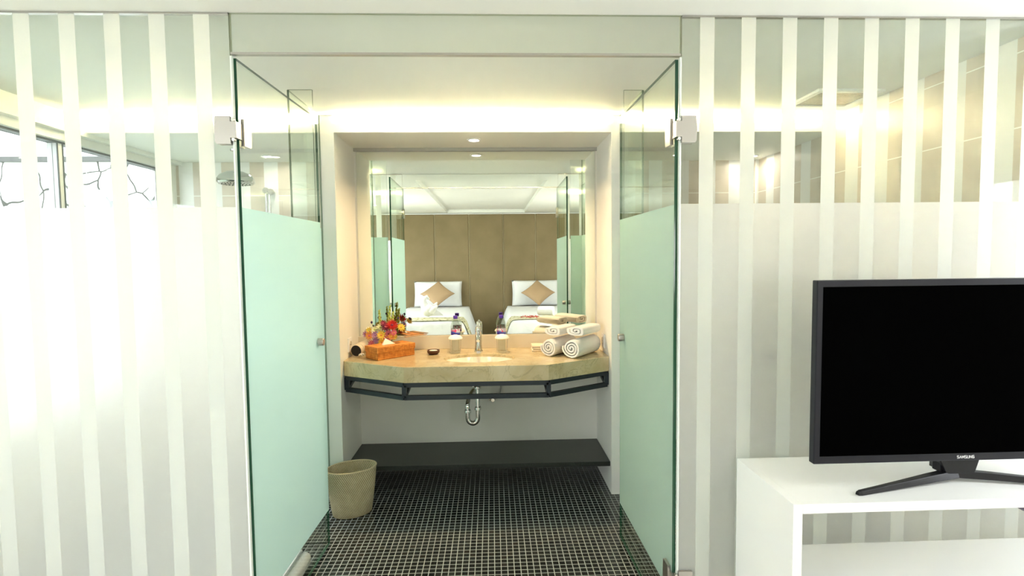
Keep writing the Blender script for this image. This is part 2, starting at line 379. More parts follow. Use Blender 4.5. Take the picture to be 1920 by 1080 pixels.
# niche
b = MB(); b.box(NL-.085, NL, NF, NB+.06, 0, ZC)
st(b.build('wall_niche_left', 'paint'), 'narrow wall return of vanity niche beside the woven bin', 'wall')
b = MB(); b.box(NR, NR+.057, NF, NB+.06, 0, ZC)
st(b.build('wall_niche_right', 'paint'), 'narrow wall return of vanity niche beside the white towels', 'wall')
b = MB(); b.box(NL, NR, NB, NB+.06, 0, ZC)
st(b.build('wall_niche_back', 'paint'), 'cream wall below and behind the vanity mirror', 'wall')
for k, (xa, xb, lab) in enumerate(((XL+.09, NL-.085, 'lowered ceiling over the shower'), (NL, NR, 'lowered ceiling over the vanity niche'), (NR+.057, XR, 'lowered ceiling at the right side of the bathroom'))):
    b = MB(); b.box(xa, xb, NF, NF+.015, ZS, 2.312)
    yb = NB if k == 1 else YB
    b.box(xa, xb, NF+.015, yb, ZS, ZS+.012); b.box(xa, xb, 3.50, 3.512, ZS+.012, ZC)
    st(b.build('ceiling_soffit', 'ceil'), lab+' with light slot above its edge', 'ceiling')
    b = MB(); b.box(xa+.03, xb-.03, 3.325, 3.345, ZS+.013, ZS+.025)
    tag(b.build('led_strip', 'led'), ('warm glowing light strip above the shower soffit', 'warm glowing light strip above the vanity niche', 'warm glowing light strip right of the vanity niche')[k], 'light strip', 'cove light strips')
b = MB(); b.box(XL, XL+.09, NF, YB, ZS, 2.312)
st(b.build('trim_2', 'ceil'), 'plain end block of the soffit at the window wall', 'trim')

# ------------------------------------------------------------------ glass front
def pane(name, x0, x1, y0, y1, z0, z1, face, parent, mats, two=False):
    """thin glass box; face = axis of the broad faces ('y' or 'x'); film on the low side, clear on the other"""
    b = MB(); v, fs = b.box(x0, x1, y0, y1, z0, z1, 2)
    b.b.normal_update()
    for f in fs:
        n = f.normal; k = n.y if face == 'y' else n.x
        if abs(k) > .9: f.material_index = 0 if k < 0 else 1
    return b.build(name, mats, parent)
T = .006
def front_panel(x0, x1, mt, lab, seamx):
    p = thing('glass_partition', ((x0+x1)/2, YF, 0), lab, 'glass partition', 'banded frosted glass partitions')
    pane('glass_pane', x0, x1, YF-T, YF+T, 0, ZC, 'y', p, [mt, 'clear', 'edge_pale'])
    b = MB(); b.box(x0, x1, YF-.008, YF+.008, ZC-.006, ZC-.0005); b.build('top_channel', 'satin', p)
    b = MB(); s = 1 if seamx > (x0+x1)/2 else -1
    b.box(min(seamx, seamx+s*.006), max(seamx, seamx+s*.006), YF-.007, YF+.007, .01, ZD-.004); b.build('edge_seal', 'seal', p)
    return p
front_panel(XL+.001, XJL-.003, 'frost_left', 'fixed glass panel with vertical frosted bands in front of window and shower', XJL-.003)
front_panel(XJR+.003, XR-.001, 'frost_right', 'fixed glass panel with vertical frosted bands behind the television', XJR+.003)
p = thing('transom_glass', ((XJL+XJR)/2, YF, ZD), 'clear glass transom strip over the open doorway', 'glass transom')
pane('glass_pane', XJL+.001, XJR-.001, YF-T, YF+T, ZD+.008, ZC-.001, 'y', p, ['clear', 'clear', 'edge_pale'])
b = MB(); b.box(XJL+.001, XJR-.001, YF-.009, YF+.009, ZD, ZD+.008); b.build('header_rail', 'satin', p)

def rot_box_pts(o, ang, hinge):
    for v in o.data.vertices: pass
# doors: built along +Y from the hinge line then turned slightly
def door(idx, hx, fx, fy, side, lab):
    y0 = YF+.012; L = math.hypot(fx-hx, fy-y0); ang = -math.atan2(fx-hx, fy-y0)
    d = thing('door_%d' % idx, (hx, y0, .012), lab, 'glass door', 'open glass doors', 'structure')
    def B(b, *a, **k): return b.build(*a, parent=d, **k)
    x0, x1 = hx-T, hx+T
    pane('glass_pane', x0, x1, y0, y0+L, .012, ZD-.006, 'x', d, ['frost_door' if side < 0 else 'clear', 'clear' if side < 0 else 'frost_door', 'edge'])
    b = MB(); yk = y0+L-.085; b.lathe((hx, yk, 1.092), [(.017, -.036), (.019, -.033), (.019, -.008), (.012, -.006), (.012, .006), (.019, .008), (.019, .033), (.017, .036)], 20, axis='X')
    B(b, 'knob', 'satin', smooth=True)
    s = -side                      # side of the fixed panel: left door -1, right door +1
    for zc in (1.957, .262 if side < 0 else .225):
        hb = MB(); hb.box(*(sorted((hx+s*.012, hx+s*.016))), y0+.0, y0+.014, zc-.026, zc+.026)
        zz = (zc-.048, zc+.048)
        plate = [(0, -1), (.82, -1), (1, -.82), (1, -.2), (.93, .95), (.88, 1), (0, 1)] if False else [(0, -1), (.86, -1), (.97, -.88), (1, 0), (.96, .9), (.92, 1), (0, 1)]
        hb = MB(); q = [(hx+s*(.010+.056*u), zc+.048*w) for u, w in plate]
        for ya, yb in ((YF-.018, YF-.0065), (YF+.0065, YF+.016)):
            hb.rings([[(px, ya, pz) for px, pz in q], [(px, yb, pz) for px, pz in q]])
        q = [(y0+.014+.056*u, zc+.048*w) for u, w in plate]
        for xa, xb in ((hx-.018, hx-.0065), (hx+.0065, hx+.018)):
            hb.rings([[(xa, py, pz) for py, pz in q], [(xb, py, pz) for py, pz in q]])
        hb.box(min(hx+s*.012, hx-s*.012), max(hx+s*.012, hx-s*.012), YF-.020, y0+.014, zc-.028, zc+.028)
        h = B(hb, 'hinge', 'satin', bevel=.0018, smooth=True)
        sb = MB()
        for dz in (-.034, .034): sb.lathe((hx, YF-.016, zc+dz), [(.006, -.004), (.006, .008)], 12, axis='Y')
        sb.build('pivot_pin', 'chrome', h, smooth=True)
    d.rotation_euler.z = ang
    return d
door(1, -.8955, -.8756, 2.76, 1, 'open frosted glass door on the side of the woven bin')
door(2, .679, .6686, 2.745, -1, 'open frosted glass door on the side of the television')
# glass screens between the doorway passage and the side rooms
for k, (xo, xi, lab) in enumerate(((-1.020, -.897, 'clear and frosted corner glass screen behind the door by the bin'), (.794, .692, 'clear and frosted corner glass screen behind the door by television'))):
    g = thing('corner_glass_screen', (xo, 2.8, 0), lab, 'glass screen', 'corner glass screens')
    pane('return_pane', min(xo, xi), max(xo, xi), 2.78, 2.79, 0, ZC-.001, 'y', g, ['frost_door', 'clear', 'edge_mid'])
    pane('side_pane', xo-.005, xo+.005, 2.7901, NF-.001, 0, ZC-.001, 'x', g, ['frost_door', 'clear', 'edge_mid'])

# ------------------------------------------------------------------ mirror, sockets, downlight
p = thing('wall_mirror', (-.1, NB, .967), 'large wall mirror above the marble vanity', 'mirror')
b = MB(); b.box(-.920, .724, NB-.006, NB-.0005, .967, 2.234); b.build('mirror_glass', 'mirror', p)
b = MB(); b.box(NL+.001, NR-.001, NB-.022, NB-.0005, 2.236, ZS-.001); b.build('top_trim', mat('grey_trim', (.42, .42, .38), .4), p)
def socket(x, y, z, s, lab):
    p = thing('power_socket', (x, y, z), lab, 'power socket', 'wall power sockets')
    b = MB(); b.box(*sorted((x, x+s*.008)), y-.042, y+.042, z-.045, z+.045); b.build('cover_plate', 'white', p, bevel=.002)
    b = MB(); b.lathe((x+s*.0085, y, z), [(.024, 0), (.024, .002*s), (.019, .002*s), (.017, -.004*s)], 24, axis='X'); b.build('socket_ring', 'upstand', p, smooth=True)
    b = MB()
    for dy in (-.009, .009): b.lathe((x+s*.006, y+dy, z), [(.0025, 0), (.0025, .0045*s)], 8, axis='X')
    b.build('pin_holes', 'black', p)
socket(NL, 3.485, .948, 1, 'white power socket on niche wall by the orange tissue box')
socket(NR, 3.50, .945, -1, 'white power socket on niche wall by the white towels')
def downlight(x, y, z, lab, power, col=(1, .92, .80), spread=180):
    p = thing('downlight', (x, y, z), lab, 'ceiling light', 'recessed downlights')
    b = MB(); b.lathe((x, y, z), [(.045, -.0005), (.045, -.004), (.034, -.006), (.030, -.002), (.030, -.0005)], 32, cap0=False, cap1=False); b.build('ring', 'white', p, smooth=True)
    b = MB(); b.lathe((x, y, z), [(.0295, -.0006), (.0295, -.002)], 28); b.build('lens', 'lamp', p)
    l = bpy.data.lights.new('downlight_lamp', 'AREA'); l.shape = 'DISK'; l.size = .055; l.energy = power; l.color = col; l.spread = R(spread)
    lo = bpy.data.objects.new('downlight_lamp', l); lo.location = (x, y, z-.008); C.objects.link(lo)
downlight(-.105, 3.478, ZS, 'small round downlight set in the niche ceiling', 3.7, (1, .68, .36), 150)
downlight(-1.62, 4.0, ZS, 'small round downlight over the shower', .3)
downlight(2.0, 4.05, ZS, 'small round downlight in the lowered ceiling by the tiled side wall', .3)

# ------------------------------------------------------------------ vanity
CT, CB = .869, .775
p = thing('vanity_counter', (-.1, NB, .66), 'cream marble vanity counter on a dark steel frame', 'vanity')
from math import cos, sin, pi
outline = [(NL+.001, NB-.001), (NL+.001, 3.335), (-.524, 3.104), (.327, 3.104), (NR-.001, 3.335), (NR-.001, NB-.001)]
# counter with an elliptical basin hole
bx, by, brx, bry = -.087, 3.36, .225, .148
me = bmesh.new(); N = 48
def boundary(a):
    d = Vector((cos(a), sin(a))); best = 1e9
    for i in range(len(outline)):
        p0 = Vector(outline[i])-Vector((bx, by)); p1 = Vector(outline[(i+1) % 6])-Vector((bx, by)); e = p1-p0
        den = d.x*e.y-d.y*e.x
        if abs(den) < 1e-9: continue
        tt = (p0.x*e.y-p0.y*e.x)/den; uu = (p0.x*d.y-p0.y*d.x)/den
        if tt > 0 and -1e-6 <= uu <= 1+1e-6: best = min(best, tt)
    return Vector((bx, by))+d*best
angs = sorted([2*pi*k/N for k in range(N)]+[math.atan2(q[1]-by, q[0]-bx) % (2*pi) for q in outline])
b = MB(); bm = b.b; ti, to, bi, bo = [], [], [], []
for a in angs:
    o_ = boundary(a); ix, iy = bx+brx*cos(a)*.999, by+bry*sin(a)
    r = 1/math.sqrt((cos(a)/brx)**2+(sin(a)/bry)**2); ix, iy = bx+r*cos(a), by+r*sin(a)
    ti.append(bm.verts.new((ix, iy, CT))); to.append(bm.verts.new((o_.x, o_.y, CT))); bi.append(bm.verts.new((ix, iy, CB))); bo.append(bm.verts.new((o_.x, o_.y, CB)))
for i in range(len(angs)):
    j = (i+1) % len(angs)
    for q in ((ti[i], to[i], to[j], ti[j]), (bi[i], bi[j], bo[j], bo[i]), (to[i], bo[i], bo[j], to[j]), (ti[i], ti[j], bi[j], bi[i])): bm.faces.new(q)
b.build('countertop', 'marble', p, bevel=.003)
b = MB(); prof = [(1.02, CT-.03), (1.0, CT-.02), (.97, CT-.05), (.9, CT-.085), (.72, CT-.115), (.4, CT-.13), (.1, CT-.134)]
b.lathe((bx, by, 0), [(brx*.995*r if i > 1 else brx*.998, z) for i, (r, z) in enumerate(prof)], 48, sy=bry/brx, cap0=False)
bs = b.build('basin', 'porcelain', p, smooth=True, angle=60)
b = MB(); b.lathe((bx, by, CT-.134), [(.022, 0), (.022, .003), (.016, .004)], 24); b.build('drain', 'chrome', bs, smooth=True)
b = MB(); b.box(NL+.001, NR-.001, NB-.019, NB-.001, CT, .964); b.build('upstand', 'upstand', p, bevel=.002)
# steel frame
b = MB(); w = .026; zt, zb = CB-w/2-.001, .672+w/2
L0, L1, R1, R0 = (NL+.016, 3.352), (-.524, 3.12), (.327, 3.12), (NR-.016, 3.352)
for z in (zt, zb):
    for a, c in ((L0, L1), (L1, R1), (R1, R0)): b.bar((*a, z), (*c, z), w)
for q in (L0, L1, R1, R0):
    b.bar((*q, zb), (*q, zt), w)
    yw = NB-.002
    b.bar((*q, zt), (q[0], yw, zt), w*.9); b.bar((q[0], q[1], zb), (q[0], yw, zt-.0), w*.8)
b.build('support_frame', 'steel', p)
# tap
p = thing('basin_tap', (-.098, 3.60, CT), 'chrome single lever tap behind the basin', 'tap')
b = MB(); c = (-.098, 3.60, CT)
b.lathe(c, [(.030, 0), (.030, .006), (.025, .01), (.0225, .05), (.0215, .13), (.023, .15), (.018, .165)], 28); b.build('tap_body', 'chrome', p, smooth=True)
b = MB(); b.tube([(-.098, 3.598, CT+.105), (-.098, 3.56, CT+.108), (-.098, 3.50, CT+.098), (-.098, 3.485, CT+.088)], [.014, .013, .012, .0115], 16); b.build('spout', 'chrome', p, smooth=True)
b = MB(); b.ball((-.098, 3.60, CT+.165), .021, .021, .012); b.tube([(-.098, 3.60, CT+.168), (-.098, 3.625, CT+.178), (-.098, 3.655, CT+.188)], [.009, .007, .006], 12); b.build('lever', 'chrome', p, smooth=True)
# waste trap
p = thing('drain_trap', (-.13, 3.45, .39), 'chrome curved drain trap hanging below the basin', 'drain pipe')
b = MB(); X0, X1, Yt = -.105, -.172, 3.47; r = .0155
b.tube([(X0, Yt, .735), (X0, Yt, .70)], [.034, .024], 20); b.tube([(X0, Yt, .70), (X0, Yt, .47)], r, 20); b.build('tailpipe', 'chrome', p, smooth=True)
cx_, rr = (X0+X1)/2, (X0-X1)/2
b = MB(); b.tube([(X0, Yt, .50), (X0, Yt, .452)]+[(cx_+rr*cos(-a), Yt, .452+rr*sin(-a)*1.15) for a in [pi*k/12 for k in range(1, 12)]]+[(X1, Yt, .452), (X1, Yt, .51)], r*1.02, 20); b.build('trap_bend', 'chrome', p, smooth=True, angle=60)
b = MB(); b.tube([(X1, Yt, .50), (X1-.002, Yt, .53), (X1+.006, Yt+.03, .575), (X1+.03, Yt+.09, .605), (X1+.05, Yt+.18, .61), (X1+.055, NB-.002, .61)], r, 20); b.build('outlet_pipe', 'chrome', p, smooth=True, angle=60)

for x, z in ((X0, .655), (X0, .515), (X1, .497)):
    b = MB(); b.lathe((x, Yt, z), [(r+.002, -.014), (r+.007, -.011), (r+.007, .004), (r+.003, .011)], 20); b.build('coupling_nut', 'chrome', p, smooth=True)
b = MB(); b.lathe((X1+.055, NB-.012, .61), [(.034, 0), (.030, .009)], 24, axis='Y'); b.build('wall_flange', 'chrome', p, smooth=True)
p = thing('supply_hose', (.02, 3.7, .5), 'thin braided water hose looping to wall valve beside drain pipe', 'water hose')
b = MB(); pts = [(-.07, 3.62, .77), (-.02, 3.66, .70)] ; pts = [(.012, 3.60, .772), (.034, 3.64, .73), (.048, 3.67, .67), (.050, 3.69, .60), (.040, 3.695, .55), (.012, 3.70, .515), (-.006, 3.70, .508)]
b.tube(pts, .0065, 10); b.build('hose', 'satin', p, smooth=True, angle=90)
b = MB(); b.tube([(-.006, 3.70, .508), (-.006, NB-.001, .508)], .011, 14); b.lathe((-.006, 3.70, .508), [(.012, -.02), (.015, -.012), (.015, .006)], 14, axis='Y'); b.tube([(-.03, 3.70, .508), (-.002, 3.70, .508)], .008, 10); b.build('valve', 'chrome', p, smooth=True)
# black slab shelf at the foot of the niche
b = MB(); b.prism([(NL+.001, NB-.001), (NL+.001, 3.315), (NR-.001, 3.300), (NR-.001, NB-.001)], .170, .2)
tag(b.build('stone_shelf', 'shelf', bevel=.002), 'black stone slab shelf low in the vanity niche', 'shelf')

# ------------------------------------------------------------------ things on the counter
def ring_pts(c, rx, ry, z, n=24): return [(c[0]+rx*cos(2*pi*k/n), c[1]+ry*sin(2*pi*k/n), z) for k in range(n)]
# tissue box
ax = math.atan2(.2, .206); o0 = Vector((-.716, 3.308)); ux = Vector((cos(ax), sin(ax))); uy = Vector((-sin(ax), cos(ax))); LW, LD = .287, .15
cc = o0+ux*LW/2+uy*LD/2
p = thing('tissue_box', (cc.x, cc.y, CT), 'woven orange tissue box beside the flower arrangement', 'tissue box')
p.rotation_euler.z = 0
b = MB(); b.obox(cc, ax, LW/2-.004, LD/2-.004, CT+.0005, CT+.062); o = b.build('box_base', 'tissue', p, bevel=.003)
b = MB(); b.obox(cc, ax, LW/2, LD/2, CT+.045, CT+.082); b.build('box_lid', 'tissue', p, bevel=.004)
b = MB(); b.obox(cc+ux*.01, ax, .06, .012, CT+.0815, CT+.0828); b.build('slot', mat('dark_slot', (.1, .03, .01), .8), p)
b = MB(); q0 = cc+ux*-.055; 
pa, pb = cc-ux*.062, cc+ux*.03
b.rings([[(pa.x-uy.x*.012, pa.y-uy.y*.012, CT+.083), (pb.x-uy.x*.012, pb.y-uy.y*.012, CT+.083), (cc.x-ux.x*.03+uy.x*.01, cc.y-ux.y*.03+uy.y*.01, CT+.122)],
         [(pa.x+uy.x*.004, pa.y+uy.y*.004, CT+.083), (pb.x+uy.x*.004, pb.y+uy.y*.004, CT+.083), (cc.x-ux.x*.03+uy.x*.012, cc.y-ux.y*.03+uy.y*.012, CT+.122)]])
b.build('tissue', mat('white_tissue', (.9, .86, .78), .9), p)
# flower arrangement
fc = Vector((-.735, 3.60))
p = thing('flower_arrangement', (fc.x, fc.y, CT), 'low mixed bouquet of red, pink and yellow flowers with green spikes', 'flowers')
b = MB(); b.lathe((fc.x, fc.y, CT), [(.048, .0005), (.060, .02), (.065, .06), (.058, .06), (.052, .03)], 24, cap1=True); b.build('bowl', mat('dark_flower_bowl', (.05, .045, .03), .5), p, smooth=True)
FM = {k: mat('petals_'+k, c, .6) for k, c in dict(red=(.55, .008, .006), pink=(.72, .17, .24), yellow=(.85, .62, .08), cream=(.82, .80, .50), mauve=(.48, .24, .45), maroon=(.28, .03, .07), orange=(.8, .33, .08), purple=(.06, .03, .10), green=(.18, .32, .05), lime=(.55, .62, .16), leaf=(.05, .12, .03)).items()}
def bloom(c, nrm, rad, col, core, n=14, cup=.25, layers=2):
    b = MB(); nrm = Vector(nrm).normalized(); u = nrm.orthogonal().normalized(); w = nrm.cross(u); c = Vector(c)
    for L in range(layers):
        k = 1-.3*L
        for i in range(n):
            a = 2*pi*(i+.5*L)/n; d = u*cos(a)+w*sin(a); s_ = nrm.cross(d); pw = rad*k*2.6/n
            p0, p1, p2 = c+d*rad*.12+nrm*rad*.1*L, c+d*rad*.6*k+nrm*rad*(cup*.5+.15*L), c+d*rad*k+nrm*rad*(cup+.25*L)
            vs = [b.b.verts.new(q) for q in (p0-s_*pw*.3, p1-s_*pw*.6, p2, p1+s_*pw*.6, p0+s_*pw*.3)]
            f = b.b.faces.new(vs)
    b.ball(c+nrm*rad*.16, rad*.26, rad*.26, rad*.2, seg=6, mi=1)
    return b.build('bloom', [FM[col], FM[core]], p)
bl = [((-.668, 3.545, 1.062), .046, 'red', 'maroon'), ((-.612, 3.56, 1.045), .032, 'yellow', 'orange'), ((-.69, 3.54, 1.005), .034, 'pink', 'maroon'),
      ((-.735, 3.525, 1.0), .036, 'yellow', 'orange'), ((-.775, 3.535, 1.0), .032, 'mauve', 'mauve'), ((-.815, 3.545, .995), .036, 'orange', 'pink'),
      ((-.745, 3.56, 1.045), .036, 'cream', 'lime'), ((-.785, 3.57, 1.03), .032, 'cream', 'lime'), ((-.712, 3.55, 1.05), .034, 'maroon', 'pink'),
      ((-.655, 3.53, 1.015), .026, 'pink', 'orange'), ((-.70, 3.53, .985), .032, 'pink', 'yellow'), ((-.67, 3.525, .99), .028, 'orange', 'yellow'),
      ((-.825, 3.58, 1.025), .030, 'yellow', 'lime'), ((-.85, 3.59, 1.0), .030, 'mauve', 'maroon'), ((-.77, 3.53, .965), .028, 'mauve', 'mauve'),
      ((-.80, 3.53, .945), .03, 'pink', 'pink'), ((-.725, 3.545, 1.075), .026, 'maroon', 'pink'), ((-.60, 3.585, 1.065), .02, 'purple', 'purple'),
      ((-.73, 3.515, .955), .03, 'yellow', 'orange'), ((-.69, 3.52, .955), .026, 'pink', 'yellow'), ((-.655, 3.55, .985), .026, 'yellow', 'lime')]
for c, rad, col, core in bl:
    bloom(c, (Vector(c)-Vector((fc.x, fc.y+.03, .93))) + Vector((0, -.12, 0)), rad, col, core, n=16 if col == 'red' else 11)
for (x, y, z) in ((-.81, 3.585, 1.075), (-.765, 3.60, 1.105), (-.635, 3.60, 1.10), (-.80, 3.59, 1.05)):
    b = MB(); b.tube([(fc.x+(x-fc.x)*.5, y, .98), (x, y, z)], .0018, 6, mi=1); b.ball((x, y, z+.004), .008, .008, .01, seg=6); b.build('bud', [FM['purple'], FM['green']], p)
for (x0_, z0_, x1_, z1_, y_) in ((-.748, 1.0, -.762, 1.165, 3.60), (-.700, 1.0, -.688, 1.195, 3.60), (-.685, 1.02, -.670, 1.150, 3.615)):
    b = MB(); b.tube([(x0_, y_, z0_-.05), (x1_, y_, z1_-.01)], .0035, 8, mi=1); n = 22
    for i in range(n):
        f = .25+.75*i/n; q = Vector((x0_+(x1_-x0_)*f, y_, z0_+(z1_-z0_)*f)); a = i*2.4; rr_ = .0155*(1.1-.6*f)
        b.ball(q+Vector((cos(a)*rr_*.55, sin(a)*rr_*.55, 0)), rr_*.5, rr_*.5, rr_*.85, seg=6)
    b.build('green_spike', [FM['lime'], FM['green']], p)
for i in range(26):
    a = random.uniform(0, 2*pi); l = random.uniform(.07, .13); z = random.uniform(.93, .98); d = Vector((cos(a), sin(a)*.75, random.uniform(-.1, .5))); s_ = Vector((-sin(a), cos(a), 0))*.016
    c0 = Vector((fc.x, fc.y, z-.03)); m1, m2 = c0+d*l*.6, c0+d*l
    if m2.y > 3.70: continue
    b = MB(); vs = [b.b.verts.new(q) for q in (c0, m1-s_, m2, m1+s_)]; b.b.faces.new(vs); b.build('leaf', FM['leaf'], p)
b = MB(); b.prism([(-.60, 3.60), (-.58, 3.575), (-.455, 3.70), (-.50, 3.71)], .975, .979); o = b.build('palm_leaf_fan', mat('tan_palm_leaf', (.48, .27, .12), .6), p)
# hair dryer barrel beside the flowers
p = thing('hair_dryer', (-.85, 3.53, CT), 'cream hair dryer lying by the socket, its dark open end facing out', 'hair dryer')
b = MB(); A, Bp = Vector((-.885, 3.46, .911)), Vector((-.845, 3.62, .925)); 
b.tube([A, A+(Bp-A)*.1, A+(Bp-A)*.2, Bp, Bp+(Bp-A)*.1], [.036, .040, .040, .037, .022], 28); b.build('barrel', mat('cream_plastic', (.72, .62, .46), .35), p, smooth=True)
b = MB(); d = (Bp-A).normalized(); b.tube([A-d*.001, A-d*.004], [.0355, .035], 28); b.tube([A+d*.03, A+d*.031], .0405, 28)
b.build('dark_grille', 'black', p, smooth=True)
b = MB(); b.tube([(-.852+.012*cos(a)*(1+a*.03), 3.425+a*.006, .878+.010*abs(sin(a))+.004) for a in [k*.35 for k in range(26)]], .0032, 8); b.build('cord', 'white', p, smooth=True)
# small brown dish with soap
p = thing('soap_dish', (-.395, 3.52, CT), 'small round brown wooden dish on the counter by the tissue box', 'dish')
b = MB(); b.lathe((-.395, 3.52, CT), [(.028, .0005), (.040, .012), (.043, .028), (.038, .028), (.033, .014), (.01, .008)], 32, cap1=True); b.build('dish_body', mat('dark_brown_wood', (.09, .028, .012), .35), p, smooth=True)
b = MB(); b.lathe((-.395, 3.52, CT+.012), [(.026, 0), (.031, .008), (.026, .014)], 24); tag(b.build('soap_bar', mat('white_soap', (.9, .87, .8), .4), smooth=True), 'round white soap lying in the small brown dish', 'soap')
# drinking glasses with paper caps, bottles
M['tumbler'] = mat('tumbler_glass', (.98, .97, .93), .0, trans=1, ior=1.45)
M['paper'] = mat('white_paper_cap', (.93, .90, .86), .7)
M['pet'] = glass_mat('clear_bottle_plastic', tint=(.86, .87, .84))
M['cap'] = mat('violet_bottle_cap', (.09, .03, .42), .4)
def tumbler(c, lab):
    p = thing('drinking_glass', c, lab, 'glass', 'capped drinking glasses by the tap')
    b = MB(); b.lathe(c, [(.0001, .001), (.033, .001), (.035, .006), (.0385, .098), (.0365, .098), (.0335, .014), (.0001, .012)], 32, cap0=False, cap1=False); b.build('tumbler', 'tumbler', p, smooth=True)
    b = MB(); n = 28; rs = []
    for r, z in ((.042, .092), (.0475, .096), (.045, .104), (.032, .116), (.012, .121)): rs.append([(c[0]+r*(1+.03*((k % 2)*2-1)*(z < .1))*cos(2*pi*k/n), c[1]+r*(1+.03*((k % 2)*2-1)*(z < .1))*sin(2*pi*k/n), c[2]+z) for k in range(n)])
    b.rings(rs, cap0=False); b.build('paper_cap', 'paper', p, smooth=True, angle=60)
tumbler((-.251, 3.56, CT), 'capped drinking glass standing on the flower side of the tap')
tumbler((.061, 3.555, CT), 'capped drinking glass standing on the towel side of the tap')
m = mat('printed_bottle_label', rough=.4); t = NT(m); w = t.wpos(); x, y, z = t.sep(t.coord())
n = t.noise(w, 60, 2); wv = t.math('ADD', z, t.math('MULTIPLY', t.math('SINE', t.math('MULTIPLY', x, 60)), .006))
blue = t.ramp(wv, [(.118, (.05, .03, .35)), (.128, (.05, .12, .55)), (.137, (.70, .72, .85))])
hi = t.math('MULTIPLY', t.math('GREATER_THAN', n[0], .56), t.math('MULTIPLY', t.math('GREATER_THAN', z, .128), t.math('LESS_THAN', z, .150)))
t.link(t.mixc(hi, blue, (.75, .06, .2)), t.b.inputs['Base Color']); M['label'] = m
def bottle(c, lab):
    p = thing('water_bottle', c, lab, 'water bottle', 'small water bottles behind the glasses')
    b = MB(); b.lathe(c, [(.0001, .0005), (.028, .0005), (.031, .006), (.031, .03), (.0295, .034), (.031, .038), (.031, .15), (.0325, .155), (.0325, .168), (.031, .175), (.026, .195), (.017, .213), (.0125, .220), (.0125, .228)], 32, cap0=False); b.build('bottle_body', 'pet', p, smooth=True, angle=60)
    b = MB(); b.lathe(c, [(.0316, .110), (.0318, .112), (.0318, .150), (.0316, .152)], 32, cap0=False, cap1=False); b.build('bottle_label', 'label', p, smooth=True)
    b = MB(); b.lathe(c, [(.0145, .220), (.0148, .222), (.0148, .238), (.013, .241)], 24); b.build('bottle_cap', 'cap', p, smooth=True)
bottle((-.255, 3.645, CT), 'clear water bottle with violet cap on the flower side')
bottle((.059, 3.64, CT), 'clear water bottle with violet cap on the towel side')

# towels
def rolled(name, a, axis, Ln, rad, sq, lab, turns=3.2, th=.0125, group='rolled white towels on the counter', matn='towel', flat=1.0, zc=None):
    a = Vector(a); d = Vector((cos(axis), sin(axis), 0)); sd = Vector((-sin(axis), cos(axis), 0)); n = int(turns*22)
    outer, inner = [], []
    for i in range(n+1):
        f = i/n; th_ = 2*pi*turns*(1-f)-pi*.35; r = .006+(rad-.006)*(1-f) if False else rad-(rad-.010)*f
        wob = 1+.03*sin(3.1*th_)
        h = th*.46
        for L_, rr_ in ((outer, r*wob), (inner, (r-2*h)*wob)):
            ct_, st_ = cos(th_), sin(th_)
            if flat > 1: ct_, st_ = math.copysign(abs(ct_)**.62, ct_), math.copysign(abs(st_)**.62, st_)
            L_.append((rr_*ct_*flat, rr_*st_*sq))
    prof = outer+inner[::-1]
    ks = [(.0, .94), (.012, 1.0), (Ln*.35, 1.015), (Ln*.7, 1.01), (Ln-.012, 1.0), (Ln, .93)]
    b = MB(); lo = min(z for _, z in prof)
    rs = [[a+d*s_+sd*(x_*k)+Vector((0, 0, z_*k-lo)) for x_, z_ in prof] for s_, k in ks]
    for r_ in rs:
        mz = min(q.z for q in r_)
    vs = [[b.b.verts.new(q) for q in r_] for r_ in rs]; m_ = len(prof)
    for u_, v_ in zip(vs, vs[1:]):
        for i in range(m_): b.b.faces.new((u_[i], u_[(i+1) % m_], v_[(i+1) % m_], v_[i]))
    for ring in (vs[0], vs[-1]):
        for i in range(n): b.b.faces.new((ring[i], ring[i+1], ring[m_-2-i], ring[m_-1-i]))
    o = b.build(name, matn, smooth=True, angle=50)
    return tag(o, lab, 'towel', group)
A_ = math.atan2(.80, .60)
rolled('rolled_towel', (.487, 3.285, CT+.0005), A_, .31, .069, .97, 'large rolled white towel resting nearest the niche wall')
rolled('rolled_towel', (.352, 3.365, CT+.0005), A_, .29, .0635, 1.0, 'rolled white towel resting nearest the tap')
rolled('folded_towel', (.385, 3.375, CT+.132), A_, .22, .055, .62, 'flat folded white hand towel on top on the tap side', turns=2.2, th=.017, flat=1.18, group='folded white hand towels on the rolls')
rolled('folded_towel', (.520, 3.300, CT+.1385), A_, .25, .056, .62, 'flat folded white hand towel on top on the wall side', turns=2.2, th=.017, flat=1.22, group='folded white hand towels on the rolls')
b = MB()
for k in range(3): b.box(.262+.004*(k % 2), .375, 3.545, 3.66, CT+.001+.014*k, CT+.013+.014*k)
tag(b.build('folded_washcloth', 'cloth', bevel=.004), 'small folded cream washcloth stack beside the rolled towels', 'washcloth')

# ------------------------------------------------------------------ bin, floor towel
p = thing('waste_basket', (-.845, 3.12, 0), 'oval woven rattan waste basket on the dark mosaic floor', 'basket')
b = MB(); rot = R(24); n = 64
def oval(r, z): return (r, z)
outer = [(.108, .001), (.113, .006), (.122, .06), (.133, .15), (.141, .22), (.144, .268), (.1455, .276)]
inner = [(.141, .276), (.138, .26), (.134, .2), (.125, .12), (.114, .04), (.108, .012), (.0005, .010)]
b.lathe((-.845, 3.12, 0), outer+inner, n, sy=.70, rot=rot, cap0=True, cap1=True); b.build('basket_body', 'basket', p, smooth=True, angle=70)
b = MB(); rim = [Vector((.1432*cos(a), .1432*.70*sin(a), 0)) for a in [2*pi*k/48 for k in range(49)]]; mr = Matrix.Rotation(rot, 4, 'Z')
b.tube([Vector((-.845, 3.12, .277))+mr @ q for q in rim], .0048, 10, cap=False); b.build('rim', mat('pale_rattan_rim', (.60, .50, .32), .5), p, smooth=True)
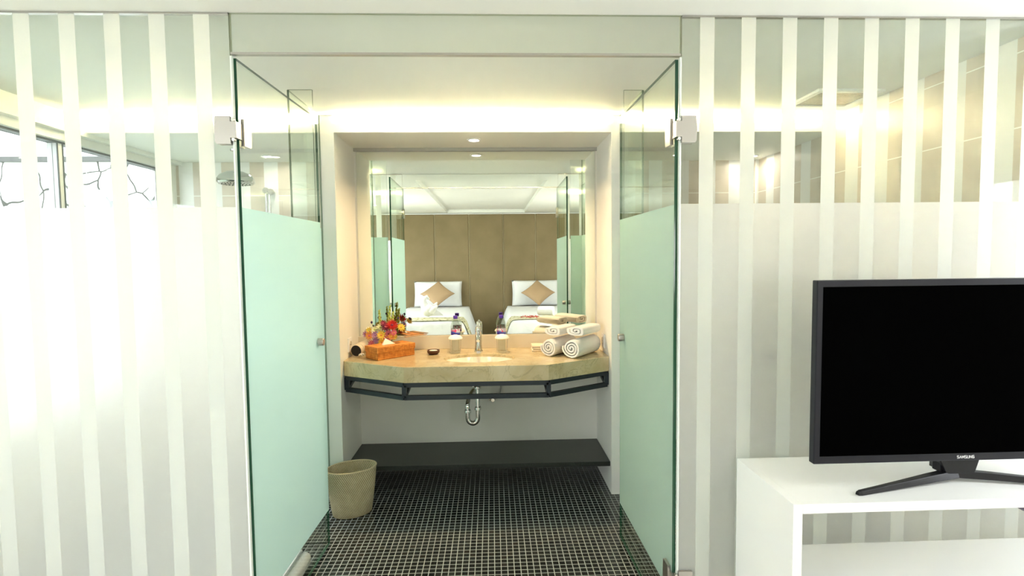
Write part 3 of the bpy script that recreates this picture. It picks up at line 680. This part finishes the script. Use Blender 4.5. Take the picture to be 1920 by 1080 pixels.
o = rolled('rolled_bath_mat', (-.938, 2.16, .001), R(90), .41, .050, 1.0, 'white rolled bath mat on the floor behind the glass door', group=None, turns=2.4, th=.014)
o['category'] = 'bath mat'

# ------------------------------------------------------------------ shower, vent
p = thing('rain_shower_head', (-1.74, 3.75, 2.02), 'round chrome rain shower head hanging from the lowered ceiling', 'shower head')
b = MB(); b.lathe((-1.742, 3.75, 2.03), [(.114, 0), (.120, .006), (.117, .03), (.100, .055), (.06, .075), (.02, .085)], 40); b.build('bell', 'chrome', p, smooth=True)
b = MB(); b.lathe((-1.742, 3.75, 2.024), [(.108, 0), (.112, .006)], 40); ff = b.build('spray_face', 'satin', p)
b = MB()
for i in range(5):
    for k in range(6*i+1): a = 2*pi*k/(6*i+1); b.ball((-1.742+.022*i*cos(a), 3.75+.022*i*sin(a), 2.023), .004, .004, .003, seg=6)
b.build('nozzles', 'black', ff)
b = MB(); b.tube([(-1.742, 3.75, 2.11), (-1.742, 3.75, ZS-.001)], .010, 14); b.lathe((-1.742, 3.75, ZS-.012), [(.028, 0), (.03, .011)], 20); b.build('ceiling_arm', 'chrome', p, smooth=True)
p = thing('shower_rail', (-1.70, 4.2, 1.3), 'chrome shower slide rail with round brackets on the tiled end wall', 'shower rail')
for x in (-1.720, -1.695):
    b = MB(); b.tube([(x, 4.19, 1.25), (x, 4.19, 2.03)], .006, 12); b.build('rail', 'chrome', p, smooth=True)
for x, z in ((-1.725, 2.035), (-1.688, 2.025), (-1.72, 1.27)):
    b = MB(); b.lathe((x, 4.178, z), [(.020, 0), (.024, .006), (.024, .02), (.014, .06)], 20, axis='Y'); b.build('bracket', 'satin', p, smooth=True)
p = thing('ceiling_vent', (1.88, 2.9, ZC-.02), 'square white air vent in the bathroom ceiling at the right', 'vent')
b = MB(); x0, x1, y0, y1 = 1.70, 2.06, 2.75, 3.07
for q in ((x0, x1, y0, y0+.035), (x0, x1, y1-.035, y1), (x0, x0+.035, y0+.035, y1-.035), (x1-.035, x1, y0+.035, y1-.035)): b.box(*q, ZC-.016, ZC-.0005)
b.build('vent_frame', 'white', p, bevel=.004)
b = MB()
for k in range(12): yy = y0+.042+k*.0205; b.box(x0+.035, x1-.035, yy, yy+.012, ZC-.010, ZC-.005)
b.build('louvre_grille', 'satin', p)

# ------------------------------------------------------------------ garden wall outside the bathroom window
m = mat('white_crazy_paving', rough=.9); t = NT(m); w = t.wpos()
wpn = t.noise(w, 2.2, 2); vx = t.node('ShaderNodeVectorMath', operation='MULTIPLY_ADD'); t.link(wpn['Color'], vx.inputs[0]); vx.inputs[1].default_value = (.35, .35, .35); t.link(w, vx.inputs[2])
vo = t.node('ShaderNodeTexVoronoi'); vo.feature = 'DISTANCE_TO_EDGE'; t.link(vx.outputs[0], vo.inputs['Vector']); vo.inputs['Scale'].default_value = 3.4; vo.inputs['Randomness'].default_value = .9
n = t.noise(w, 6, 3); brk = t.math('MULTIPLY', t.math('LESS_THAN', vo.outputs['Distance'], .026), t.math('GREATER_THAN', n[0], .42))
t.link(t.mixc(brk, (.88, .88, .86), (.06, .06, .056)), t.b.inputs['Base Color']); t.bump(t.math('MINIMUM', vo.outputs['Distance'], .06), .5, .05); M['stone'] = m
p = thing('garden_wall', (-5, 5.2, 0), 'white crazy paving garden wall seen through the bathroom window', 'garden wall')
b = MB(); b.box(-8.5, -2.62, 5.2, 5.4, -.1, 2.44); b.build('stone_face', 'stone', p)
b = MB(); b.box(-8.52, -2.60, 5.16, 5.44, 2.44, 2.485); b.build('coping', mat('grey_coping', (.10, .10, .10), .8), p)
b = MB(); b.box(-9, XL-.13, -4, 5.2, -.16, -.1)
st(b.build('terrace_ground', mat('pale_terrace', (.30, .36, .28), .9)), 'pale terrace outside the bathroom window', 'ground')

# ------------------------------------------------------------------ television and desk
p = thing('open_desk', (1.6, 1.72, 0), 'white open-fronted console standing against the glass', 'desk')
zt, x0, x1, y0, y1 = .745, .903, 2.45, 1.542, 1.915
b = MB(); b.box(x0+.0292, x1-.0292, y0, y1, zt-.030, zt); b.build('top_board', 'white', p, bevel=.0006)
b = MB(); b.box(x0, x0+.029, y0, y1, 0, zt); b.build('side_board', 'white', p, bevel=.0006)
b = MB(); b.box(x1-.029, x1, y0, y1, 0, zt); b.build('side_board', 'white', p, bevel=.0006)
b = MB(); b.box(x0+.0295, x1-.0295, y0+.01, 1.90, .385, .415); b.build('shelf_board', 'white', p, bevel=.0006)
p = thing('television', (1.53, 1.70, zt), 'black flat television on a splayed stand on the white console', 'television')
X0, X1, Z0, Z1, Y0 = 1.030, 2.042, .823, 1.418, 1.65
b = MB(); b.box(X0, X1, Y0, Y0+.028, Z0, Z1); b.rings([[(X0+.06, Y0+.028, Z0+.03), (X1-.06, Y0+.028, Z0+.03), (X1-.06, Y0+.028, Z1-.12), (X0+.06, Y0+.028, Z1-.12)], [(X0+.14, Y0+.075, Z0+.05), (X1-.14, Y0+.075, Z0+.05), (X1-.14, Y0+.075, Z1-.2), (X0+.14, Y0+.075, Z1-.2)]])
b.build('housing', 'bezel', p, bevel=.003)
b = MB(); b.box(X0+.019, X1-.019, Y0-.0012, Y0-.0002, Z0+.026, Z1-.021); b.build('screen', 'screen', p)
# lettering under the screen, stroke by stroke
GL = {'S': [((1, 1), (0, 1)), ((0, 1), (0, .5)), ((0, .5), (1, .5)), ((1, .5), (1, 0)), ((1, 0), (0, 0))], 'A': [((0, 0), (.5, 1)), ((.5, 1), (1, 0))],
      'M': [((0, 0), (0, 1)), ((0, 1), (.5, .3)), ((.5, .3), (1, 1)), ((1, 1), (1, 0))], 'U': [((0, 1), (0, 0)), ((0, 0), (1, 0)), ((1, 0), (1, 1))],
      'N': [((0, 0), (0, 1)), ((0, 1), (1, 0)), ((1, 0), (1, 1))], 'G': [((1, 1), (0, 1)), ((0, 1), (0, 0)), ((0, 0), (1, 0)), ((1, 0), (1, .5)), ((1, .5), (.5, .5))]}
b = MB(); hL, wL, gap = .0085, .0058, .0085; x_ = 1.536-(7*gap-.0027)/2
for ch in 'SAMSUNG':
    for (ax_, az_), (bx_, bz_) in GL[ch]: b.bar((x_+ax_*wL, Y0-.001, .836-.004+az_*hL), (x_+bx_*wL, Y0-.001, .836-.004+bz_*hL), .0014, .0014)
    x_ += gap
b.build('maker_lettering', 'logo', p)
sd = MB(); hub = (1.535, 1.705)
sd.box(1.475, 1.60, Y0+.03, Y0+.06, zt+.03, Z0+.03)
sd.rings([[(1.49, 1.665, zt+.028), (1.585, 1.665, zt+.028), (1.585, 1.74, zt+.028), (1.49, 1.74, zt+.028)], [(1.465, 1.672, Z0+.005), (1.61, 1.672, Z0+.005), (1.61, 1.71, Z0+.005), (1.465, 1.71, Z0+.005)]])
sd.build('stand_neck', 'black', p, bevel=.003)
for sx, tip in ((-1, (1.135, 1.592)), (1, (1.94, 1.592))):
    b = MB(); r0 = Vector((1.535+sx*.0, 1.69)); tp = Vector(tip); d = (tp-r0).normalized(); nn = Vector((-d.y, d.x)); rs = []
    for f, w_, h0, h1 in ((0, .028, .012, .034), (.25, .024, .010, .030), (.6, .017, .004, .022), (.97, .013, .0005, .014), (1, .009, .0005, .011)):
        c_ = r0+(tp-r0)*f; rs.append([(c_.x-nn.x*w_*.8, c_.y-nn.y*w_*.8, zt+h0), (c_.x+nn.x*w_*.8, c_.y+nn.y*w_*.8, zt+h0), (c_.x+nn.x*w_*.5, c_.y+nn.y*w_*.5, zt+h1), (c_.x-nn.x*w_*.5, c_.y-nn.y*w_*.5, zt+h1)])
    b.rings(rs); b.build('stand_foot', 'black', p, bevel=.002)
b = MB(); b.tube([(1.60, 1.88, .70), (1.66, 1.80, .685), (1.72, 1.70, .68), (1.80, 1.62, .70), (1.86, 1.60, .709)], .006, 8)
b.b.free(); b = MB(); b.tube([(1.655, 1.60, .712), (1.67, 1.60, .694), (1.70, 1.61, .678), (1.76, 1.63, .672), (1.83, 1.66, .69)], .009, 10)
tag(b.build('television_cable', mat('dark_violet_cable', (.03, .012, .05), .4), smooth=True), 'dark cable looping under the console top at the picture edge', 'cable')

# ------------------------------------------------------------------ bedroom seen in the mirror
p = thing('headboard_panelling', (0, -2.8, 0), 'tall taupe upholstered headboard wall in vertical panels behind the beds', 'headboard')
xs = [-3.0, -2.37, -1.727, -1.082, -.431, .22, .839, 1.48, 2.12, 2.6]
for a, c in zip(xs, xs[1:]):
    b = MB(); b.box(a+.008, c-.008, -2.849, -2.75, .001, 2.335); b.build('panel', 'head', p, bevel=.014, seg=3)
b = MB(); b.box(-2.99, 2.59, -2.8485, -2.775, .01, 2.33); b.build('backing', mat('pale_piping', (.6, .52, .34), .6), p)
b = MB(); b.box(-2.99, 2.59, -2.849, -2.74, 2.336, 2.352); b.build('top_ledge', 'white', p)
def drape(x0, x1, yf, yh, zt, dx, dfoot, off=0, y_lo=None, y_hi=None, flare=.33, seed=1):
    """cloth over a bed block: foot at yf (towards +Y), head at yh"""
    rnd = random.Random(seed); Wd = (x1-x0)/2; cx = (x0+x1)/2; L = yf-yh
    us = [-(Wd+dx)+i*(2*(Wd+dx))/40 for i in range(41)]
    lo = yh if y_lo is None else y_lo; hi = yf+dfoot if y_hi is None else y_hi
    vs_ = [lo+i*(hi-lo)/36 for i in range(37)]
    def fold(e):    # overhang e -> (outward, down) with rounded shoulder
        r = .045
        if e <= -r: return e, 0
        a = min((e+r)/r, pi/2); o_ = -r+r*sin(a); dn = r*(1-cos(a)); rest = max(0, (e+r)-r*pi/2)
        return o_+rest*flare, dn+rest*math.sqrt(1-flare*flare)
    b = MB(); g = []
    for v_ in vs_:
        row = []
        for u_ in us:
            ex = abs(u_)-Wd; ey = v_-yf
            ox, dxn = fold(ex); oy, dyn = fold(ey)
            x_ = cx+math.copysign(Wd+ox, u_) if ex > -.045 else cx+u_
            y_ = yf+oy if ey > -.045 else v_
            z_ = zt-max(dxn, dyn)
            rip = .006*sin(u_*9+v_*7)+.004*sin(v_*23+u_*5)
            if max(dxn, dyn) > .05: x_ += math.copysign(.012*sin(v_*26+seed), u_) if dxn > dyn else 0; y_ += .010*sin(u_*24+seed) if dyn >= dxn else 0
            row.append(b.b.verts.new((x_+(math.copysign(off, u_) if dxn > .04 else 0), y_+(off if dyn > .04 else 0), max(z_+rip*.6+off, .03))))
        g.append(row)
    for i in range(36):
        for j in range(40): b.b.faces.new((g[i][j], g[i][j+1], g[i+1][j+1], g[i+1][j]))
    return b
def bed(x0, x1, lab, seed):
    p = thing('bed', ((x0+x1)/2, -1.45, 0), lab, 'bed', 'twin beds in the bedroom')
    b = MB(); b.box(x0+.03, x1-.03, -2.73, -.2, .001, .28); b.build('bed_base', mat('dark_bed_base', (.12, .09, .05), .7), p)
    b = MB(); b.box(x0+.015, x1-.015, -2.735, -.17, .281, .585); b.build('mattress', 'linen', p, bevel=.03, seg=3)
    o = drape(x0, x1, -.15, -2.45, .60, .42, .42, seed=seed).build('duvet', 'linen', p, smooth=True, angle=180); s_ = o.modifiers.new('thick', 'SOLIDIFY'); s_.thickness = .012
    o = drape(x0, x1, -.15, -2.4, .60, .36, .0, off=.014, y_lo=-.62, y_hi=-.19, seed=seed).build('runner', 'runner', p, smooth=True, angle=180); s_ = o.modifiers.new('thick', 'SOLIDIFY'); s_.thickness = .005
    return p
bed(-1.60, -.42, 'twin bed seen in the mirror on the flower side', 1)
bed(.26, 1.46, 'twin bed seen in the mirror on the towel side', 2)
def pillow_mesh(Wp, Hp, Tp, pinch=.06, n=18):
    b = MB(); g = {}
    for sgn in (1, -1):
        for i in range(n+1):
            for j in range(n+1):
                u_, v_ = -1+2*i/n, -1+2*j/n; edge = i in (0, n) or j in (0, n)
                if edge and sgn == -1: g[(-1, i, j)] = g[(1, i, j)]; continue
                x_ = Wp/2*u_*(1-pinch*(1-v_*v_)); z_ = Hp/2*v_*(1-pinch*(1-u_*u_))
                th_ = Tp/2*(max(0, (1-u_**2)*(1-v_**2)))**.42
                g[(sgn, i, j)] = b.b.verts.new((x_, sgn*th_, z_))
        for i in range(n):
            for j in range(n):
                try: b.b.faces.new([g[(sgn, a, c)] for a, c in ((i, j), (i+1, j), (i+1, j+1), (i, j+1))])
                except ValueError: pass
    return b
def place(b, loc, tilt, spin, name, mt, lab, cat, group):
    m = Matrix.Translation(loc) @ Matrix.Rotation(tilt, 4, 'X') @ Matrix.Rotation(spin, 4, 'Y')
    for v in b.b.verts: v.co = m @ v.co
    return tag(b.build(name, mt, smooth=True, angle=180), lab, cat, group)
for cx, side in ((-1.02, 'flower'), (.82, 'towel')):
    place(pillow_mesh(.90, .48, .20, .03), (cx, -2.62, .835), R(-8)*-1, 0, 'pillow', 'linen', 'white pillow propped on the bed on the %s side of the mirror view' % side, 'pillow', 'white bed pillows')
    place(pillow_mesh(.45, .45, .15, .10), (cx+.02, -2.30, .86), R(44), R(45), 'cushion', 'taupe', 'tan square cushion turned on its corner, %s side of the mirror view' % side, 'cushion', 'tan diamond-set cushions')
M['fill_glow'] = glow('fill_lantern_glow', (1, .97, .95), 2.7)  # glowing lanterns added behind the camera to lift the niche and bathroom
def fill(x, y, z, lab):
    p = thing('added_fill_lamp', (x, y, z), lab, 'pendant lamp', 'added unseen lanterns over the beds')
    b = MB(); b.lathe((x, y, z), [(.26*sin(pi*k/24), -.26*cos(pi*k/24)) for k in range(1, 24)], 32); b.build('fill_lantern_shade', 'fill_glow', p, smooth=True, angle=80)
    b = MB(); b.tube([(x, y, z+.262), (x, y, ZC-.012)], .003, 8); b.build('cord', 'black', p)
    b = MB(); b.lathe((x, y, ZC-.012), [(.045, 0), (.05, .004), (.05, .011)], 24); b.build('ceiling_rose', 'white', p, smooth=True)
fill(-1.58, -.3, 1.5, 'unseen white paper lantern added for brightness over the foot of the flower-side bed')
fill(1.52, -.3, 1.5, 'unseen white paper lantern added for brightness over the foot of the towel-side bed')
# towel folded as a bird on the flower-side bed, rolled towel figure on the other
p = thing('folded_towel_bird', (-.95, -.60, .62), 'white towel folded into a bird on the bed runner', 'towel')
b = MB(); b.ball((-.97, -.60, .725), .11, .09, .10); b.tube([(-1.0, -.60, .74), (-1.04, -.60, .84), (-1.03, -.59, .91), (-.985, -.59, .925), (-.95, -.59, .89)], [.075, .05, .036, .032, .012], 14)
b.tube([(-.93, -.64, .70), (-.88, -.66, .78), (-.84, -.66, .84)], [.05, .04, .008], 12); b.tube([(-.93, -.56, .70), (-.87, -.54, .76), (-.82, -.54, .80)], [.05, .04, .008], 12)
b.rings([[(-.95, -.62, .64), (-.95, -.55, .64), (-.95, -.58, .80)], [(-.74, -.60, .645), (-.74, -.57, .645), (-.80, -.585, .70)]])
b.build('bird_body', 'towel', p, smooth=True)
rolled('rolled_towel', (.70, -.64, .622), R(20), .24, .085, .95, 'rolled white towel lying on the towel-side bed in the mirror', group=None, th=.02)
p = thing('petals', (.53, -.42, .62), 'scattered red petals on the runner of the towel-side bed', 'petals', kind='stuff')
b = MB(); rn = random.Random(3)
for k in range(60):
    x_, y_ = rn.uniform(.42, .68), rn.uniform(-.55, -.3); b.ball((x_, y_, .628), .012, .010, .004, seg=6)
b.build('red_petals', FM['red'], p)
